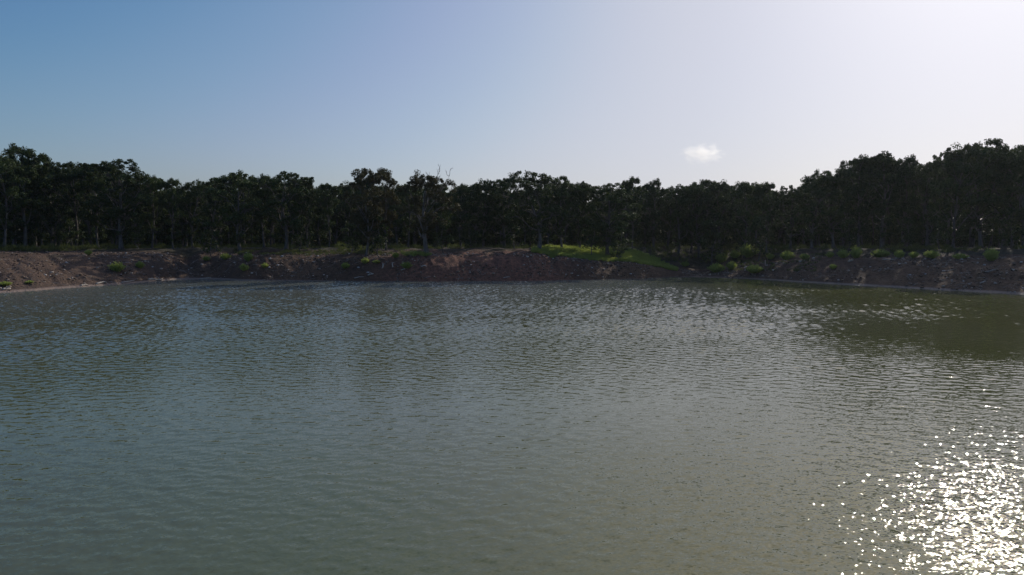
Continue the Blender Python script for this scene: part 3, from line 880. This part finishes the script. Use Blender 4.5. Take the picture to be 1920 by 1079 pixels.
def debris():
    r = np.random.default_rng(91); mb = MB(); st = MB()
    def band(u):
        w = np.interp(u, [0, 150, 300, 400, 1000, 1260, 1320, 1500, 1900], [30, 24, 12, 11, 8, 6, 6, 12, 17]); return (.3, w)
    for (x, y) in in_band(7000, band, 92):
        z = float(terrain(x, y)); s = .04 + .15 * r.random() ** 3
        V, F = blob(r)
        a = r.random() * 6.28; V = V @ np.array([[math.cos(a), math.sin(a), 0], [-math.sin(a), math.cos(a), 0], [0, 0, 1]])
        mb.add(V * s + [x, y, z + s * .2], [F])
    tag(mb.build('stones', M_STONE), 'loose clods and small stones strewn over the bank', kind='stuff')
    for (x, y) in in_band(900, band, 93):
        z = float(terrain(x, y)); a = r.random() * 6.28; L = .25 + .9 * r.random() ** 2
        e = np.array([x + math.cos(a) * L, y + math.sin(a) * L, 0]); e[2] = float(terrain(e[0], e[1])) + .05 + .1 * r.random()
        tube(st, curve((x, y, z + .03), e, 4, .12, r), np.array([.018, .016, .012, .008]) * (.8 + r.random()), 4, r)
    tag(st.build('twigs', M_DEAD), 'grey sticks and twigs littered over the bank', kind='stuff')
debris()
def log(u0, v0, u1, v1, rad, lab, mat=M_PALE, seed=0, name='driftwood_log', lift=.0, branch=True):
    r = np.random.default_rng(300 + seed)
    a, b = ground_at(u0, v0), ground_at(u1, v1)
    o0 = (a + b) / 2
    a = a - o0; b = b - o0; a[2] += rad * .7; b[2] += rad * .7 + lift
    mb = MB(); n = 8
    pts = curve(a, b, n, np.linalg.norm(b - a) * .12, r)
    for k in range(n):
        pts[k][2] = max(pts[k][2], float(terrain(pts[k][0] + o0[0], pts[k][1] + o0[1])) - o0[2] + rad * .6)
    tube(mb, pts, np.linspace(rad, rad * .6, n) * (1 + .25 * (r.random(n) - .5)), 9, r, .15)
    if branch:
        for q in (3, 5):
            tube(mb, curve(pts[q], pts[q] + np.array([(r.random() - .5) * .9, -.2, .25 + .25 * r.random()]), 4, .15, r), np.linspace(rad * .45, rad * .15, 4), 6, r)
    o = mb.build(name, mat, None, True)
    o.location = tuple(o0); tag(o, lab, 'log')
LOGS = [
 (278, 526.5, 305, 525, .11, 'pale forked log lying at the waterline by the left bend'),
 (228, 531, 252, 528, .08, 'thin pale log on the left shore, left of the forked one'),
 (180, 534, 200, 532, .09, 'pale short log by the water below the largest left bush'),
 (152, 537, 164, 536, .10, 'stubby pale log at the left shore left of the short log'),
 (5, 545, 20, 543, .14, 'thick pale log at the waterline by the left photo edge'),
 (376, 523.5, 396, 522.5, .07, 'thin bleached log along the water right of the gully'),
 (110, 470, 126, 469, .08, 'white log lying on the crest of the left bank'),
 (1848, 511, 1868, 509, .08, 'grey pole lying on the right bank near the photo edge'),
 (1838, 533, 1848, 529, .08, 'tilted pale pole low on the right bank'),
 (690, 519, 700, 515, .10, 'pale broken log in the heap near the water under the olive oak'),
 (664, 523, 682, 521, .06, 'thin pale stick log at the water left of the broken log heap'),
 (752, 508, 764, 506, .08, 'white crooked log under the yellow green bush'),
 (790, 501, 800, 500.5, .08, 'small white log on the red clay mound'),
 (944, 524, 956, 520, .06, 'forked pale stick leaning at the foot of the clay mound'),
 (718, 477, 735, 476, .06, 'weathered log behind the bleached stumps'),
 (1655, 487.5, 1676, 487, .06, 'yellowish straight pole along the crest of the right bank'),
 (1590, 492, 1600, 489, .10, 'pale broken log end on the right bank below the brightest bush'),
]
for k, (u0, v0, u1, v1, rad, lab) in enumerate(LOGS):
    log(u0, v0, u1, v1, rad, lab, M_PALE if k not in (7, 14) else M_DEAD, k, branch=rad > .09)
def stump(u, v, hpx, rad, lab, seed, tilt=0.1):
    r = np.random.default_rng(500 + seed); g = ground_at(u, v); h = hpx / F_PX * g[1]
    mb = MB()
    pts = curve((0, 0, -.15), (tilt * h, 0, h), 7, .12, r)
    tube(mb, pts, np.array([1.5, 1.15, 1, .95, .85, .7, .25]) * rad, 8, r, .3)
    tube(mb, curve(pts[4], pts[4] + np.array([.22, 0, .3 * h]), 3, .05, r), np.array([.5, .4, .12]) * rad, 6, r)
    o = mb.build('stump', M_PALE, None, True); o.location = tuple(g); tag(o, lab, 'stump')
stump(717, 503, 9, .08, 'left of the two thin bleached stumps at the clay mound', 1)
stump(737, 501, 8, .08, 'right of the two thin bleached stumps at the clay mound', 2, -.15)
def rock(u, v, px, lab, seed):
    r = np.random.default_rng(700 + seed); g = ground_at(u, v); s = px / F_PX * g[1] / 2
    V, F = blob(r, sq=.75)
    o = mesh_from('rock', V * s, [F], M_ROCK); o.location = (g[0], g[1], g[2] + s * .35)
    bm = o.modifiers.new('bevel', 'BEVEL'); bm.width = s * .25; bm.segments = 2
    tag(o, lab, 'rock')
ROCKS = [(529, 482, 5, 'white rock highest on the dark slope'), (521, 499, 4, 'pale rock in the middle of the dark slope'), (507, 485, 4, 'pale rock left of the highest white rock'),
 (596, 481, 4, 'small pale rock at the crest right of the dark slope'), (182, 503, 4, 'white rock left of the largest bush on the left bank'), (286, 502, 4, 'white rock right of the small left bank bush'),
 (1083, 499, 4, 'white rock left under the bright grass'), (1110, 504, 4, 'white rock right of its twin under the bright grass'), (1183, 516, 4, 'pale rock low on the bank below the bright grass'),
 (1846, 499, 5, 'white rock below the feathery bush on the right crest'), (1806, 529, 4, 'white rock low on the right bank'), (1833, 494, 4, 'pale rock at the crest near the feathery bush'),
 (1735, 515, 4, 'pale rock in the middle of the right bank'), (1632, 502, 4, 'pale rock high on the right bank under the wide low bush'), (1706, 517, 4, 'pale rock left of the middle one on the right bank'),
 (1450, 508, 4, 'pale rock just right under the wooden stake'), (1500, 492, 4, 'pale rock at the left start of the right bank crest'), (124, 494, 5, 'pale flat rock high on the left bank'),
 (690, 513, 5, 'pale rock on the log heap under the olive oak'), (672, 503, 4, 'pale rock right of the low bush under the olive oak')]
for k, (u, v, px, lab) in enumerate(ROCKS):
    rock(u, v, px, lab, k)
g = ground_at(1435, 499)
st = MB(); hh = 11 / F_PX * g[1]
a = .05
prof = [(-a, -a * .5), (a, -a * .5), (a, a * .5), (-a, a * .5)]
V = [(x, y, -.3) for x, y in prof] + [(x, y, hh * .92) for x, y in prof] + [(x * .35, y, hh) for x, y in prof]
Q = [(0, 1, 5, 4), (1, 2, 6, 5), (2, 3, 7, 6), (3, 0, 4, 7), (4, 5, 9, 8), (5, 6, 10, 9), (6, 7, 11, 10), (7, 4, 8, 11), (8, 9, 10, 11), (3, 2, 1, 0)]
st.add(V, [np.array(Q)])
o = st.build('survey_stake', M_STAKE); o.location = tuple(g); o.rotation_euler = (.03, -.06, .3)
o.scale = (1.3, 1.3, 1)
tag(o, 'upright pale wooden stake on the slope right of the inlet', 'stake')

# ------------------------------------------------------------------ cloud
def cloud(u, v, D, wpx, hpx, dens, seed, name_label):
    m, nt, out = new_mat('cloud_vapour')
    tc = N(nt, 'ShaderNodeTexCoord')
    no = N(nt, 'ShaderNodeTexNoise', i_Scale=2.3, i_Detail=5.0, i_Roughness=.62)
    mp = N(nt, 'ShaderNodeMapping'); mp.inputs['Location'].default_value = (seed, seed * 2, 0)
    nt.links.new(tc.outputs['Object'], mp.inputs[0]); nt.links.new(mp.outputs[0], no.inputs['Vector'])
    ln = N(nt, 'ShaderNodeVectorMath', operation='LENGTH'); nt.links.new(tc.outputs['Object'], ln.inputs[0])
    f = math_n(nt, 'SUBTRACT', 1.0, ln.outputs['Value'])
    f = math_n(nt, 'ADD', math_n(nt, 'MULTIPLY', f, 1.0), math_n(nt, 'MULTIPLY', math_n(nt, 'SUBTRACT', no.outputs['Fac'], .5), 3.0))
    f = math_n(nt, 'MULTIPLY', math_n(nt, 'SUBTRACT', f, .30), 2.2, True)
    pv = N(nt, 'ShaderNodeVolumePrincipled')
    pv.inputs['Color'].default_value = (1, 1, 1, 1); pv.inputs['Anisotropy'].default_value = .75
    nt.links.new(math_n(nt, 'MULTIPLY', f, dens), pv.inputs['Density'])
    nt.links.new(pv.outputs[0], out.inputs['Volume'])
    m.cycles.volume_sampling = 'MULTIPLE_IMPORTANCE'
    d = ray(u, v); d = d / d[1] * D
    w, h = wpx / F_PX * D / 2, hpx / F_PX * D / 2
    r = np.random.default_rng(seed)
    # closed, lumpy hull
    bpy_n, bpy_m = 24, 14
    th = np.linspace(0, np.pi, bpy_m); ph = np.linspace(0, 2 * np.pi, bpy_n, endpoint=False)
    V = [(math.sin(t) * math.cos(p), math.sin(t) * math.sin(p), math.cos(t)) for t in th[1:-1] for p in ph] + [(0, 0, 1), (0, 0, -1)]
    F4 = [(i * bpy_n + j, (i + 1) * bpy_n + j, (i + 1) * bpy_n + (j + 1) % bpy_n, i * bpy_n + (j + 1) % bpy_n) for i in range(bpy_m - 3) for j in range(bpy_n)]
    nv = len(V)
    F3 = [(nv - 2, j, (j + 1) % bpy_n) for j in range(bpy_n)] + [(nv - 1, (bpy_m - 3) * bpy_n + (j + 1) % bpy_n, (bpy_m - 3) * bpy_n + j) for j in range(bpy_n)]
    o = mesh_from('cloud', V, [np.array(F4), np.array(F3)], m)
    o.location = (d[0], d[1], CAM_H + d[2]); o.scale = (w, w * .7, h)
    tag(o, name_label, 'cloud')
cloud(1318, 289, 3000, 92, 48, .016, 3, 'single small white puffy cloud above the wood, right of centre')
# ------------------------------------------------------------------ thin haze, added to stand in for veiling lens glare
m, nt, out = new_mat('glare_haze_air')
pv = N(nt, 'ShaderNodeVolumePrincipled')
pv.inputs['Color'].default_value = (.86, .92, 1, 1); pv.inputs['Density'].default_value = .00008; pv.inputs['Anisotropy'].default_value = .6
nt.links.new(pv.outputs[0], out.inputs['Volume'])
V = [(x, y, z) for z in (-4.5, 24.0) for (x, y) in ((-260, -120), (260, -120), (260, 330), (-260, 330))]
Q = [(3, 2, 1, 0), (4, 5, 6, 7), (0, 1, 5, 4), (1, 2, 6, 5), (2, 3, 7, 6), (3, 0, 4, 7)]
tag(mesh_from('haze', V, [np.array(Q)], m), 'added thin haze over the pond, standing in for lens glare', kind='stuff')
